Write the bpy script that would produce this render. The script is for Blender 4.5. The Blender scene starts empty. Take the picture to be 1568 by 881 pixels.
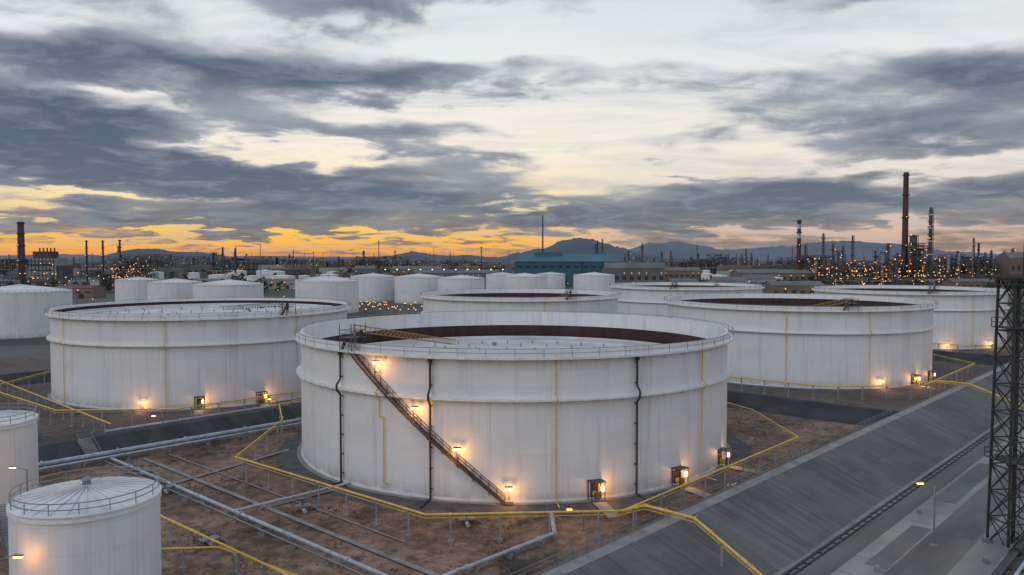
import bpy, math, random
from mathutils import Vector, Matrix, noise as mn
random.seed(7)
sc=bpy.context.scene
rad=math.radians

# ------------------------------------------------------------------ node helpers
class S:
    def __init__(s,nt,sock): s.nt=nt; s.k=sock
    def _m(s,op,b=None,c=None,clamp=False):
        n=s.nt.nodes.new('ShaderNodeMath'); n.operation=op; n.use_clamp=clamp
        for i,v in enumerate((s,b,c)):
            if v is None: continue
            if isinstance(v,S): s.nt.links.new(v.k,n.inputs[i])
            else: n.inputs[i].default_value=v
        return S(s.nt,n.outputs[0])
    def __add__(s,o): return s._m('ADD',o)
    __radd__=__add__
    def __mul__(s,o): return s._m('MULTIPLY',o)
    __rmul__=__mul__
    def __sub__(s,o): return s._m('SUBTRACT',o)
    def __truediv__(s,o): return s._m('DIVIDE',o)
    def sm(s,a,b):
        n=s.nt.nodes.new('ShaderNodeMapRange'); n.interpolation_type='SMOOTHSTEP'
        s.nt.links.new(s.k,n.inputs[0]); n.inputs[1].default_value=a; n.inputs[2].default_value=b
        return S(s.nt,n.outputs[0])
def comb(nt,x,y,z=0.0):
    n=nt.nodes.new('ShaderNodeCombineXYZ')
    for i,v in enumerate((x,y,z)):
        if isinstance(v,S): nt.links.new(v.k,n.inputs[i])
        else: n.inputs[i].default_value=v
    return n.outputs[0]
def nz(nt,vec,scale=1,detail=6,rough=.55,dist=0):
    n=nt.nodes.new('ShaderNodeTexNoise'); nt.links.new(vec,n.inputs['Vector'])
    n.inputs['Scale'].default_value=scale; n.inputs['Detail'].default_value=detail
    n.inputs['Roughness'].default_value=rough; n.inputs['Distortion'].default_value=dist
    return S(nt,n.outputs[0])
def ramp(nt,fac,stops,interp='LINEAR'):
    n=nt.nodes.new('ShaderNodeValToRGB'); n.color_ramp.interpolation=interp
    el=n.color_ramp.elements
    while len(el)<len(stops): el.new(.5)
    for e,(p,c) in zip(el,stops): e.position=p; e.color=(*c,1)
    nt.links.new(fac.k,n.inputs[0]); return n.outputs[0]
def mix(nt,f,a,b,mode='MIX'):
    n=nt.nodes.new('ShaderNodeMix'); n.data_type='RGBA'; n.blend_type=mode
    if isinstance(f,S): nt.links.new(f.k,n.inputs[0])
    else: n.inputs[0].default_value=f
    for i,v in ((6,a),(7,b)):
        if isinstance(v,tuple): n.inputs[i].default_value=(*v,1)
        else: nt.links.new(v,n.inputs[i])
    return n.outputs[2]
def sep(nt,vec):
    n=nt.nodes.new('ShaderNodeSeparateXYZ'); nt.links.new(vec,n.inputs[0])
    return [S(nt,o) for o in n.outputs]
def srgb(r,g,b):
    f=lambda v:(v/255/12.92 if v/255<.04045 else ((v/255+.055)/1.055)**2.4)
    return (f(r),f(g),f(b))
def newmat(name,rough=.7,metal=0):
    m=bpy.data.materials.new(name); m.use_nodes=True; nt=m.node_tree
    b=nt.nodes['Principled BSDF']; b.inputs['Roughness'].default_value=rough; b.inputs['Metallic'].default_value=metal
    tc=nt.nodes.new('ShaderNodeTexCoord')
    return m,nt,b,tc
def pmat(name,c1,c2,scale=.5,rough=.7,metal=0,bump=0,st=(1,1,1),lo=.35,hi=.65):
    m,nt,b,tc=newmat(name,rough,metal)
    x,y,z=sep(nt,tc.outputs['Object'])
    v=comb(nt,x*st[0],y*st[1],z*st[2])
    n=nz(nt,v,scale,6,.6)
    nt.links.new(ramp(nt,n,[(lo,c1),(hi,c2)]),b.inputs['Base Color'])
    if bump:
        bn=nt.nodes.new('ShaderNodeBump'); bn.inputs['Distance'].default_value=bump
        nt.links.new(nz(nt,v,scale*6,4,.7).k,bn.inputs['Height']); nt.links.new(bn.outputs[0],b.inputs['Normal'])
    return m
def emat(name,c,s,sample=True):
    m,nt,b,tc=newmat(name)
    b.inputs['Base Color'].default_value=(*c,1)
    b.inputs['Emission Color'].default_value=(*c,1); b.inputs['Emission Strength'].default_value=s
    if not sample: m.cycles.emission_sampling='NONE'
    return m

# ------------------------------------------------------------------ materials
def tank_paint(name,tint=(.80,.80,.80)):
    m,nt,b,tc=newmat(name,.5)
    x,y,z=sep(nt,tc.outputs['Object'])
    ang=x._m('ARCTAN2',y)*38.0
    br=nt.nodes.new('ShaderNodeTexBrick'); nt.links.new(comb(nt,ang,z),br.inputs['Vector'])
    br.inputs['Scale'].default_value=1; br.inputs['Brick Width'].default_value=9.2; br.inputs['Row Height'].default_value=2.42
    br.inputs['Mortar Size'].default_value=.04; br.inputs['Mortar Smooth'].default_value=.6
    t=tint
    br.inputs['Color1'].default_value=(t[0],t[1],t[2],1)
    br.inputs['Color2'].default_value=(t[0]*.955,t[1]*.955,t[2]*.96,1)
    br.inputs['Mortar'].default_value=(t[0]*.84,t[1]*.84,t[2]*.85,1)
    st=nz(nt,comb(nt,ang*.9,z*.045,3.0),.8,6,.7)
    c=mix(nt,st.sm(.48,.76)*.50,br.outputs[0],(.37,.35,.33))
    # streaks running down from the two girders
    s2=nz(nt,comb(nt,ang*1.6,z*.02,8.0),1,5,.7).sm(.54,.72)
    gd=(z-15.2)._m('ABSOLUTE'); under=(z*-1+15.2).sm(-.1,.0)*(z-8.5).sm(0,6.5); top=(z-17.)*.25
    wgt=under._m('MAXIMUM',top.sm(0,1))
    c=mix(nt,s2*wgt*.5,c,(.30,.27,.24))
    big=nz(nt,comb(nt,ang*.06,z*.12,1.0),1.,4)
    c=mix(nt,big.sm(.4,.75)*.30,c,(.48,.47,.46))
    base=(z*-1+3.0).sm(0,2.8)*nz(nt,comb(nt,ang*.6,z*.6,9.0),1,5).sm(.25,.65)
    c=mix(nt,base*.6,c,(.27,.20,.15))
    nt.links.new(c,b.inputs['Base Color'])
    return m
M={}
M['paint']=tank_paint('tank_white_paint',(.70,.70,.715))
M['trim']=pmat('tank_trim_paint',(.73,.73,.73),(.58,.58,.57),1.2,.5)
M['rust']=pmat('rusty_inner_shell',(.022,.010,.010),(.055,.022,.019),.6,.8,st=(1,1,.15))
M['froof']=pmat('floating_roof_paint',(.62,.62,.61),(.38,.38,.38),.12,.55,lo=.3,hi=.75)
M['coneroof']=pmat('cone_roof_paint',(.72,.72,.72),(.52,.52,.52),.25,.5)
M['steel']=pmat('dark_steel',(.025,.024,.026),(.06,.055,.052),2,.6,.3)
M['stair']=pmat('stair_brown_steel',(.05,.038,.036),(.10,.08,.075),2,.6,.2)
M['galv']=pmat('galvanised_steel',(.26,.28,.30),(.17,.18,.20),1.5,.45,.5)
M['post']=pmat('grey_painted_post',(.30,.31,.32),(.20,.20,.21),1.5,.6)
M['rail']=pmat('railing_steel',(.27,.27,.27),(.15,.145,.14),2,.5)
M['yellow']=pmat('yellow_pipe_paint',(.72,.47,.07),(.52,.34,.07),1.5,.5)
M['ochre']=pmat('ochre_ladder_paint',(.42,.24,.04),(.25,.14,.03),1.5,.6)
M['bluepipe']=pmat('grey_blue_pipe_paint',(.40,.44,.50),(.26,.29,.34),.8,.4)
M['blackpipe']=pmat('black_pipe',(.018,.018,.020),(.04,.04,.04),1,.5)
M['apron']=pmat('asphalt_apron',(.045,.045,.05),(.09,.09,.09),.5,.85,bump=.03)
M['conc']=pmat('concrete',(.27,.26,.25),(.16,.155,.15),.4,.85,bump=.02)
M['asphalt']=pmat('asphalt',(.09,.09,.095),(.14,.135,.13),.15,.9,bump=.02)
M['darkbund']=pmat('bituminous_bund',(.018,.019,.023),(.052,.052,.056),.3,.85,bump=.05,st=(1,.4,.4))
M['warm']=emat('sodium_lamp_glow',(1,.48,.10),14)
M['warmfar']=emat('sodium_lamp_far',(1,.40,.08),2.6,False)
M['whitefar']=emat('white_lamp_far',(1,.85,.6),2.2,False)
M['brick']=pmat('red_brown_roof',(.10,.04,.035),(.15,.07,.055),.3,.8)
M['green']=pmat('dark_green_box_paint',(.03,.05,.04),(.05,.07,.05),1,.6)
def bundmat():
    m,nt,b,tc=newmat('bund_concrete_lining',.9)
    x,y,z=sep(nt,tc.outputs['Object'])
    wob=nz(nt,comb(nt,x*.3,y*.3,z),1,3)*.12
    j=((x+wob)/4.5)._m('FRACT'); jm=(j-.5)._m('ABSOLUTE').sm(.480,.495)
    j3=((z-.3)/1.85)._m('FRACT'); jm3=(j3-.5)._m('ABSOLUTE').sm(.47,.495)
    n1=nz(nt,comb(nt,x*.8,y*.09,z*.09),1,7,.7)
    n2=nz(nt,comb(nt,x*.06,y*.09,0.),1,6,.65)
    pan=nt.nodes.new('ShaderNodeTexWhiteNoise'); pan.noise_dimensions='1D'
    nt.links.new((x/4.5)._m('FLOOR').k,pan.inputs['W'])
    c=ramp(nt,n1,[(.3,(.065,.063,.064)),(.7,(.165,.158,.152))])
    c=mix(nt,n2.sm(.38,.62)*.75,c,(.058,.056,.055))
    c=mix(nt,S(nt,pan.outputs[0])*.30,c,(.15,.145,.14))
    sp=nz(nt,comb(nt,x*1.5,y*1.5,z*1.5),1,5,.7)
    c=mix(nt,sp.sm(.56,.7)*.4,c,(.20,.19,.175))
    c=mix(nt,(jm._m('MAXIMUM',jm3*.25))*.65,c,(.035,.035,.036))
    nt.links.new(c,b.inputs['Base Color'])
    bn=nt.nodes.new('ShaderNodeBump'); bn.inputs['Distance'].default_value=.08
    nt.links.new(n1.k,bn.inputs['Height']); nt.links.new(bn.outputs[0],b.inputs['Normal'])
    return m
M['bund']=bundmat()
def dirtmat():
    m,nt,b,tc=newmat('bare_earth',.95)
    x,y,z=sep(nt,tc.outputs['Object'])
    v=comb(nt,x,y,0.)
    n1=nz(nt,v,.06,6,.6,.5); n2=nz(nt,v,.5,8,.7); n3=nz(nt,v,3,4,.7)
    c=ramp(nt,n1*.5+n2*.5,[(.37,(.035,.026,.020)),(.45,(.10,.064,.043)),(.52,(.20,.122,.078)),(.62,(.33,.22,.155))])
    c=mix(nt,n3.sm(.48,.72)*.5,c,(.055,.040,.028))
    far=x.sm(165,185)._m('MAXIMUM',y.sm(150,156))
    c=mix(nt,far*.7,c,(.070,.062,.057))
    g=nz(nt,v,.11,7,.72)
    c=mix(nt,g.sm(.54,.62)*.75,c,(.036,.031,.024))
    pd=nz(nt,comb(nt,x*.05,y*.2,4.),1,6,.7)
    c=mix(nt,pd.sm(.58,.66)*.5,c,(.17,.15,.13))
    nt.links.new(c,b.inputs['Base Color'])
    bn=nt.nodes.new('ShaderNodeBump'); bn.inputs['Distance'].default_value=.2
    nt.links.new(n2.k,bn.inputs['Height']); nt.links.new(bn.outputs[0],b.inputs['Normal'])
    return m
M['dirt']=dirtmat()
def groundmat():
    m,nt,b,tc=newmat('plain_ground',.95)
    x,y,z=sep(nt,tc.outputs['Object'])
    v=comb(nt,x,y,0.)
    vo=nt.nodes.new('ShaderNodeTexVoronoi'); nt.links.new(v,vo.inputs['Vector']); vo.inputs['Scale'].default_value=.011
    n2=nz(nt,v,.02,8,.7)
    cx=sep(nt,vo.outputs['Color'])[0]
    c=ramp(nt,cx,[(.0,(.030,.040,.024)),(.45,(.045,.055,.034)),(.5,(.08,.076,.070)),(.75,(.11,.105,.10)),(.8,(.05,.056,.042)),(1,(.06,.065,.055))],'LINEAR')
    c=mix(nt,n2.sm(.4,.65)*.6,c,(.045,.05,.04))
    nt.links.new(c,b.inputs['Base Color'])
    return m
M['ground']=groundmat()

# ------------------------------------------------------------------ mesh builder
class MB:
    def __init__(s): s.v=[];s.f=[];s.m=[];s.sm=[];s.mats=[]
    def mi(s,k):
        if k not in s.mats: s.mats.append(k)
        return s.mats.index(k)
    def face(s,pts,k,smooth=False):
        i=len(s.v); s.v+= [tuple(p) for p in pts]; s.f.append(tuple(range(i,i+len(pts)))); s.m.append(s.mi(k)); s.sm.append(smooth)
    def tube(s,p0,p1,r0,k,n=8,r1=None,caps=True,smooth=True):
        p0=Vector(p0);p1=Vector(p1); r1=r0 if r1 is None else r1
        d=(p1-p0)
        if d.length<1e-6: return
        d.normalize(); u=d.orthogonal().normalized() if abs(d.z)<.999 else Vector((1,0,0))
        if abs(d.z)<.999: u=d.cross(Vector((0,0,1))).normalized()
        w=d.cross(u); off=math.pi/n if n==4 else 0
        i=len(s.v); ring=[u*math.cos(2*math.pi*j/n+off)+w*math.sin(2*math.pi*j/n+off) for j in range(n)]
        s.v+=[tuple(p0+q*r0) for q in ring]+[tuple(p1+q*r1) for q in ring]
        mi=s.mi(k)
        for j in range(n):
            a=i+j;b=i+(j+1)%n; s.f.append((a,b,b+n,a+n)); s.m.append(mi); s.sm.append(smooth and n>4)
        if caps:
            s.face([p0+q*r0 for q in reversed(ring)],k); s.face([p1+q*r1 for q in ring],k)
    def beam(s,p0,p1,w,k): s.tube(p0,p1,w*.707,k,4)
    def box(s,c,d,k,rot=0):
        cx,cy,cz=c; a,b,h=d[0]/2,d[1]/2,d[2]/2; co,si=math.cos(rot),math.sin(rot)
        P=[(cx+x*co-y*si,cy+x*si+y*co,cz+z) for z in(-h,h) for x,y in((-a,-b),(a,-b),(a,b),(-a,b))]
        for q in((3,2,1,0),(4,5,6,7),(0,1,5,4),(1,2,6,5),(2,3,7,6),(3,0,4,7)): s.face([P[j] for j in q],k)
    def lathe(s,prof,k,n=128,c=(0,0,0),a0=0,a1=360,smooth=True):
        full=abs(a1-a0)>=360; 
        for (ra,za),(rb,zb) in zip(prof,prof[1:]):
            i=len(s.v); cnt=n if full else n+1
            for r,z in((ra,za),(rb,zb)):
                for j in range(cnt):
                    t=rad(a0+(a1-a0)*j/n); s.v.append((c[0]+r*math.sin(t),c[1]-r*math.cos(t),c[2]+z))
            mi=s.mi(k)
            for j in range(n):
                b=(j+1)%cnt; s.f.append((i+j,i+b,i+cnt+b,i+cnt+j)); s.m.append(mi); s.sm.append(smooth)
    def obj(s,name,loc=(0,0,0),rot=0,parent=None):
        me=bpy.data.meshes.new(name); me.from_pydata(s.v,[],s.f)
        for k in s.mats: me.materials.append(M[k])
        me.polygons.foreach_set('material_index',s.m); me.polygons.foreach_set('use_smooth',s.sm); me.update()
        o=bpy.data.objects.new(name,me); sc.collection.objects.link(o); o.location=loc; o.rotation_euler=(0,0,rot)
        if parent: o.parent=parent
        return o
def pol(a,r,z): t=rad(a); return Vector((r*math.sin(t),-r*math.cos(t),z))
def point(name,loc,p,parent=None,col=(1,.42,.10),r=.25):
    l=bpy.data.lights.new(name,'POINT'); l.energy=p; l.color=col; l.shadow_soft_size=r
    o=bpy.data.objects.new(name,l); sc.collection.objects.link(o); o.location=loc
    if parent: o.parent=parent
    return o
# site frame: t runs along the road, s away from the road
SA=math.atan2(.737,.676)
def L(t,s,z=0): return Vector((t*math.cos(SA)-s*math.sin(SA), t*math.sin(SA)+s*math.cos(SA), z))

# ------------------------------------------------------------------ floating roof tank
def wall_lamp(m,a,R,z):
    p=pol(a,R,z-1.6); q=pol(a,R+1.15,z-1.6); t=pol(a,R+1.15,z)
    m.beam(p,q,.08,'steel'); m.beam(q,t,.09,'steel')
    c=pol(a,R+.85,z+.05); 
    m.box(c,(1.05,.55,.14),'steel',rad(a)); m.box(c-Vector((0,0,.22)),(.98,.5,.32),'warm',rad(a))
def float_tank(loc,R,h=22.2,roof=16,white_in=3.0,stair=None,pipes=(),ypipes=(),lamps=(),cages=(),ladder=None,detail=True,lampow=110,plat=-38.5,lk='stair'):
    m=MB(); N=160 if detail else 96
    zb=.5
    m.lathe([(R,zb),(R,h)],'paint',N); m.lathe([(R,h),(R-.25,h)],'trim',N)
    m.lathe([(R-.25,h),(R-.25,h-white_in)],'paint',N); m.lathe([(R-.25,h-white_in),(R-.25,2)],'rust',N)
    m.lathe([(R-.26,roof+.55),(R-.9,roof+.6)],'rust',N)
    m.lathe([(R-.9,roof+.6),(R-1.0,roof+1.0),(R-1.1,roof+.5),(R-4.5,roof+.35),(R-4.6,roof+.05),(0,roof)],'froof',N)
    for rr in (8,16,24,30):
        for j in range(int(rr*1.1)):
            p=pol(j*360/int(rr*1.1)+rr,rr,roof); m.tube(p,p+Vector((0,0,.8)),.12,'rail',6)
    for k in range(18):
        p=pol(random.uniform(0,360),random.uniform(3,R-8),roof); m.tube(p,p+Vector((0,0,.55)),random.uniform(.3,.6),random.choice(('froof','rail')),10)
    # top wind girder
    g=h-1.0
    m.lathe([(R,g-.05),(R+1.05,g-.05),(R+1.05,g-.28),(R+1.12,g-.28),(R+1.12,g+.06),(R+.002,g+.06)][::-1],'trim',N)
    nb=int(R*1.6)
    for j in range(nb):
        a=j*360/nb; m.beam(pol(a,R+.02,g-.9),pol(a,R+.98,g-.1),.09,'trim')
        p=pol(a,R+1.06,g+.06); m.beam(p,p+Vector((0,0,1.2)),.075,'rail')
    for zz,w in ((1.22,.085),(.62,.06)):
        m.lathe([(R+1.02,g+zz),(R+1.02,g+zz+w),(R+1.10,g+zz+w),(R+1.10,g+zz),(R+1.02,g+zz)][::-1],'rail',N)
    # intermediate girder
    g2=15.2
    m.lathe([(R+.002,g2+.05),(R+.85,g2+.05),(R+.85,g2-.22),(R+.78,g2-.22),(R+.78,g2-.05),(R+.002,g2-.05)],'trim',N)
    for j in range(nb):
        a=j*360/nb; m.beam(pol(a,R+.02,g2-.7),pol(a,R+.7,g2-.1),.09,'trim')
    # foundation + apron
    m.lathe([(R+.9,zb-.4),(R+.9,zb+.02),(R,zb+.02)],'conc',N)
    m.lathe([(R+6.5,-.05),(R+1.6,.42),(R+.9,.42)],'apron',N)
    m.lathe([(R+.12,zb),(R+.12,zb+.35),(R,zb+.35)],'trim',N)
    for a in pipes:
        m.tube(pol(a,R+.45,.6),pol(a,R+.45,g2-1),.16,'steel',8); m.tube(pol(a,R+.45,g2-1),pol(a,R+1.15,g2-.2),.16,'steel',8)
        m.tube(pol(a,R+1.15,g2-.2),pol(a,R+1.15,g2+.6),.16,'steel',8); m.tube(pol(a,R+1.15,g2+.6),pol(a,R+.45,g2+1.4),.16,'steel',8)
        m.tube(pol(a,R+.45,g2+1.4),pol(a,R+.45,g-.3),.16,'steel',8)
        m.tube(pol(a,R+.45,g-.9),pol(a,R+.45,g-.3),.34,'steel',8); m.tube(pol(a,R+.4,.6),pol(a,R+4,.35),.16,'steel',8)
        for z in range(2,21,3): m.box(pol(a,R+.22,z),(.35,.5,.12),'steel',rad(a))
    for a,z0,z1 in ypipes:
        m.tube(pol(a,R+.3,z0),pol(a,R+.3,min(z1,g2-.8)),.085,'yellow',6)
        if z1>g2:
            m.tube(pol(a,R+.3,g2-.8),pol(a,R+1.0,g2-.3),.085,'yellow',6); m.tube(pol(a,R+1.,g2-.3),pol(a,R+1.,g2+.3),.085,'yellow',6)
            m.tube(pol(a,R+1.,g2+.3),pol(a,R+.3,g2+.8),.085,'yellow',6); m.tube(pol(a,R+.3,g2+.8),pol(a,R+.3,z1),.085,'yellow',6)
        if z0<2: m.tube(pol(a,R+.3,z0),pol(a,R+3,.5),.085,'yellow',6)
        else: m.tube(pol(a,R+.3,z0),pol(a+1.,R+.3,z0),.085,'yellow',6)
    if stair:
        aT,aB=stair; ns=92
        for j in range(ns):
            f=(j+.5)/ns; a=aB+(aT-aB)*f; z=.6+f*(g+.0-.6)
            m.box(pol(a,R+.62,z),(.30,.9,.05),'stair',rad(a))
        sg=44
        for j in range(sg):
            f0,f1=j/sg,(j+1)/sg; A0,A1=aB+(aT-aB)*f0,aB+(aT-aB)*f1; Z0,Z1=.6+f0*(g-.6),.6+f1*(g-.6)
            for r in(R+.16,R+1.08):
                m.face([pol(A0,r,Z0-.22),pol(A1,r,Z1-.22),pol(A1,r,Z1+.12),pol(A0,r,Z0+.12)],'stair')
                m.face([pol(A0,r+.04,Z0-.22),pol(A0,r+.04,Z0+.12),pol(A1,r+.04,Z1+.12),pol(A1,r+.04,Z1-.22)],'stair')
                m.beam(pol(A0,r,Z0+1.1),pol(A1,r,Z1+1.1),.07,'stair')
                m.beam(pol(A0,r,Z0+.6),pol(A1,r,Z1+.6),.05,'stair')
                if j%2==0: m.beam(pol(A0,r,Z0),pol(A0,r,Z0+1.1),.07,'stair')
            if j%4==0: m.beam(pol(A0,R,Z0-1),pol(A0,R+1.05,Z0-.1),.09,'stair')
        m.box(pol(aB+.8,R+.65,.55),(1.2,1.2,.1),'stair',rad(aB))
    # gauger platform
    if plat is not None:
        a=plat
        for da in(-1.9,1.9):
            for dr in(-1.2,1.6): m.beam(pol(a+da,R+dr,g),pol(a+da,R+dr,h+3.0 if detail else h+2.4),.1,'stair')
        m.box(pol(a,R+.2,h+1.0),(2.9,3.0,.08),'stair',rad(a))
        for zz in(1.55,2.1):
            c=[pol(a-1.9,R-1.2,h+zz),pol(a+1.9,R-1.2,h+zz),pol(a+1.9,R+1.6,h+zz),pol(a-1.9,R+1.6,h+zz)]
            for q in range(4): m.beam(c[q],c[(q+1)%4],.07,'stair')
        m.tube(pol(a-1.2,R-.9,h-1),pol(a-1.2,R-.9,h+2),.22,'rail',8); m.tube(pol(a+1.,R-.9,h-1),pol(a+1.,R-.9,h+2),.3,'steel',8)
        m.beam(pol(a-3,R+.6,g+.1),pol(a-1.2,R+.6,h+1),.35,'stair')
    if ladder:
        A_=Vector(ladder[0]);B_=Vector(ladder[1]); d=(B_-A_); n=int(d.length/2.0); sd=Vector((-d.y,d.x,0)).normalized()*.5
        for q in(-1,1):
            a0=A_+sd*q;b0=B_+sd*q; up=Vector((0,0,1.0))
            m.beam(a0,b0,.11,lk); m.beam(a0+up,b0+up,.09,lk)
            for j in range(n):
                p=a0+(b0-a0)*(j/n); p2=a0+(b0-a0)*((j+1)/n)
                m.beam(p,p+up,.055,lk); m.beam(p,p2+up,.045,lk)
        for j in range(n*3): 
            p=A_+d*(j/(n*3)); m.beam(p-sd,p+sd,.05,'stair')
    for a,z in lamps: wall_lamp(m,a,R,z)
    for a in cages:
        r=rad(a)
        for dx in(-1.,1.):
            for rr in(.1,1.5):
                p=pol(a,R+rr,.45)+Vector((math.cos(r),math.sin(r),0))*dx; m.beam(p,p+Vector((0,0,2.9)),.14,'stair')
        m.box(pol(a,R+.8,3.3),(2.3,1.7,.12),'stair',r)
        m.box(pol(a,R+.06,1.7),(1.2,.1,2.2),'steel',r)
        m.tube(pol(a,R,1.3),pol(a,R+1.1,1.3),.42,'yellow',12); m.tube(pol(a,R+1.1,1.3),pol(a,R+1.25,1.3),.6,'green',12)
        m.box(pol(a+1.1,R+1.3,2.3),(.45,.3,.65),'warm',r)
        p=pol(a,R+1.7,.5);q=pol(a,R+7.5,.12); w=Vector((math.cos(r),math.sin(r),0))*1.
        m.face([p-w,p+w,q+w,q-w],'conc')
    o=m.obj('oil_storage_tank',loc)
    for a,z in lamps: point('lamp_light',pol(a,R+1.9,z-.7),lampow,o)
    for a in cages: point('shelter_light',pol(a+1.8,R+2.2,2.2),lampow*.8,o)
    return o
T0=float_tank((0.4,151,0),39.2,roof=15.6,white_in=3.1,stair=(-38.5,-2),pipes=(-42.5,-17.8,26.8),lk='ochre',
  ypipes=((8.5,.8,21.6),(48.5,.8,21.6),(-30.5,11.8,16.5),(-29.3,2,11.8)),
  lamps=((-30.5,20.0),(-21,13.8),(-11.8,8.3),(-1.2,2.9)),cages=(17,39,61),
  ladder=((-25.0,-28.5,23.9),(-13,22,16.3)),lampow=260)
T1=float_tank((-83.4,217.7,0),37.4,roof=19.7,white_in=.7,ypipes=((-37,.8,21.6),(7,.8,21.6),(54,.8,21.6)),lamps=((-1,2.6),),cages=(18,39),plat=50,
  ladder=((27,-21,23.2),(2,8,20.4)),detail=False,lampow=260)
T2=float_tank((87.8,248,0),38.6,roof=12,white_in=1.6,ypipes=((-22,.8,21.6),(10,.8,21.6)),lamps=((15,2.6),(34,2.6)),cages=(34,50),plat=2,
  ladder=((2,-36,23.4),(-9,-6,17)),detail=False,lampow=300,lk='ochre')
T3=float_tank((167,337,0),36.5,roof=15,white_in=1.5,ypipes=((12,.8,21.6),),lamps=((-4,2.6),(25,2.6)),plat=-12,detail=False,lampow=300)
T4=float_tank((83,381,0),35.2,roof=15,white_in=1.5,ypipes=((-12,.8,21.6),),lamps=(),plat=-20,ladder=((6,-32,23.4),(20,-5,17)),detail=False)
T5=float_tank((3,293,0),35.6,roof=12,white_in=1.6,ypipes=((12,.8,21.6),),lamps=(),plat=27,ladder=((16,-29,23.4),(6,-10,15)),detail=False,lk='ochre')

# ------------------------------------------------------------------ cone roof tanks
def cone_tank(X,Y,R,h,rise=None,ribs=24,rail=True,spiral=None,lamp=None):
    m=MB(); rise=R*.14 if rise is None else rise
    m.lathe([(R,0),(R,h)],'paint',72)
    m.lathe([(R,h),(R+.15,h+.02),(R+.12,h+.14),(R*.5,h+rise*.56),(.0,h+rise)],'coneroof',72,smooth=False)
    m.lathe([(R+.12,h-.5),(R+.12,h-.3),(R,h-.3)],'trim',72)
    for j in range(ribs):
        a=j*360/ribs; m.beam(pol(a,R*.98,h+.2),pol(a,.4,h+rise+.02),.09 if R<8 else .14,'coneroof')
    m.tube((0,0,h+rise-.1),(0,0,h+rise+.5),.35 if R<8 else .5,'galv',12); m.tube((0,0,h+rise+.5),(0,0,h+rise+.75),.55 if R<8 else .75,'galv',12,r1=.15)
    if rail:
        n=int(R*2.6); 
        for j in range(n):
            p=pol(j*360/n,R-.1,h+.1); m.beam(p,p+Vector((0,0,1.1)),.06 if R<8 else .09,'rail')
        for zz in(.6,1.15): m.lathe([(R-.14,h+zz),(R-.14,h+zz+.07),(R-.06,h+zz+.07),(R-.06,h+zz),(R-.14,h+zz)],'rail',48)
    if spiral:
        a0,a1=spiral; n=60
        for j in range(n):
            f=j/n; a=a0+(a1-a0)*f; z=.3+f*h; m.box(pol(a,R+.45,z),(.3,.8,.06),'galv',rad(a))
            a2=a0+(a1-a0)*(f+1/n); m.beam(pol(a,R+.85,z+1.05),pol(a2,R+.85,z+h/n+1.05),.06,'galv')
            if j%3==0: m.beam(pol(a,R+.85,z),pol(a,R+.85,z+1.05),.05,'galv')
    m.lathe([(R+1.2,.0),(R+1.2,.25),(R,.25)],'conc',48)
    return m.obj('cone_roof_tank',(X,Y,0))
cone_tank(-39.6,73.4,6.25,13,rise=1.15,ribs=26,spiral=(-100,-66))
cone_tank(-72.5,108,6.6,13,rise=1.1,ribs=26)
cone_tank(-224,362,21,20,ribs=36)
for X,Y,R,h in ((-254,540,13.8,20),(-206,487,15.6,20),(-161,452,19,20),(-131,560,17,20),(-118,512,19,20),(-112,640,17.5,20),(-72,618,19,20),
    (-37,580,17,20),(-9,700,14,20),(10,640,18.5,20),(35,720,13,20),(70,680,17.5,20),(-160,640,14,17)):
    cone_tank(X,Y,R,h,ribs=24)

# ------------------------------------------------------------------ terrain / site
def sheet(name,pts,k,z,rot=0):
    m=MB(); m.face([(p[0],p[1],z) for p in pts],k); return m.obj(name,rot=rot)
sheet('ground',[(-30000,-3000),(30000,-3000),(30000,40000),(-30000,40000)],'ground',0)
m=MB(); t0,t1,s0,s1=-60,470,53,320; st=2.5; nx=int((t1-t0)/st); ny=int((s1-s0)/st); base=0
mi=m.mi('dirt')
for j in range(ny+1):
    for i in range(nx+1):
        t=t0+i*st; s=s0+j*st
        z=.06+.10*(1+mn.noise(Vector((t*.08,s*.08,0))))+.08*mn.noise(Vector((t*.3,s*.3,5)))
        m.v.append((t,s,max(z,.02)))
for j in range(ny):
    for i in range(nx):
        a=j*(nx+1)+i; m.f.append((a,a+1,a+nx+2,a+nx+1)); m.m.append(mi); m.sm.append(True)
m.obj('earth_ground_of_tank_yard',rot=SA)
def prism(name,prof,axis,a0,a1,k,topk=None):
    m=MB()
    for i,((u0,z0),(u1,z1)) in enumerate(zip(prof,prof[1:])):
        kk=topk if (topk and abs(z0-z1)<.1) else k
        if axis=='t': m.face([(a0,u0,z0),(a1,u0,z0),(a1,u1,z1),(a0,u1,z1)],kk)
        else: m.face([(u0,a1,z0),(u0,a0,z0),(u1,a0,z1),(u1,a1,z1)][::-1],kk)
    for a in(a0,a1):
        m.face([((a,u,z) if axis=='t' else (u,a,z)) for u,z in prof],k)
    return m.obj(name,rot=SA)
prism('concrete_bund',[(37.6,0.0),(48.6,4.0),(50.2,4.05),(57.5,0)],'t',-70,520,'bund','conc')
prism('earth_bund',[(146,0),(151,3.0),(152.6,3.0),(158,0)],'t',-60,470,'darkbund')
prism('earth_bund',[(246,0),(251,2.96),(252.6,2.96),(258,0)],'t',-60,470,'darkbund')
for tt,z in ((176,3.1),(300,3.12),(425,3.08)):
    prism('earth_bund',[(tt-5.5,0),(tt-.7,z),(tt+.7,z),(tt+5.5,0)],'s',50,318,'darkbund')
prism('earth_bund',[(42,0),(46.6,2.9),(48,2.9),(52.5,0)],'s',152,318,'darkbund')
def strip(name,s0,s1,z,k,t0=-80,t1=700): return sheet(name,[(t0,s0),(t1,s0),(t1,s1),(t0,s1)],k,z,SA)
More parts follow.
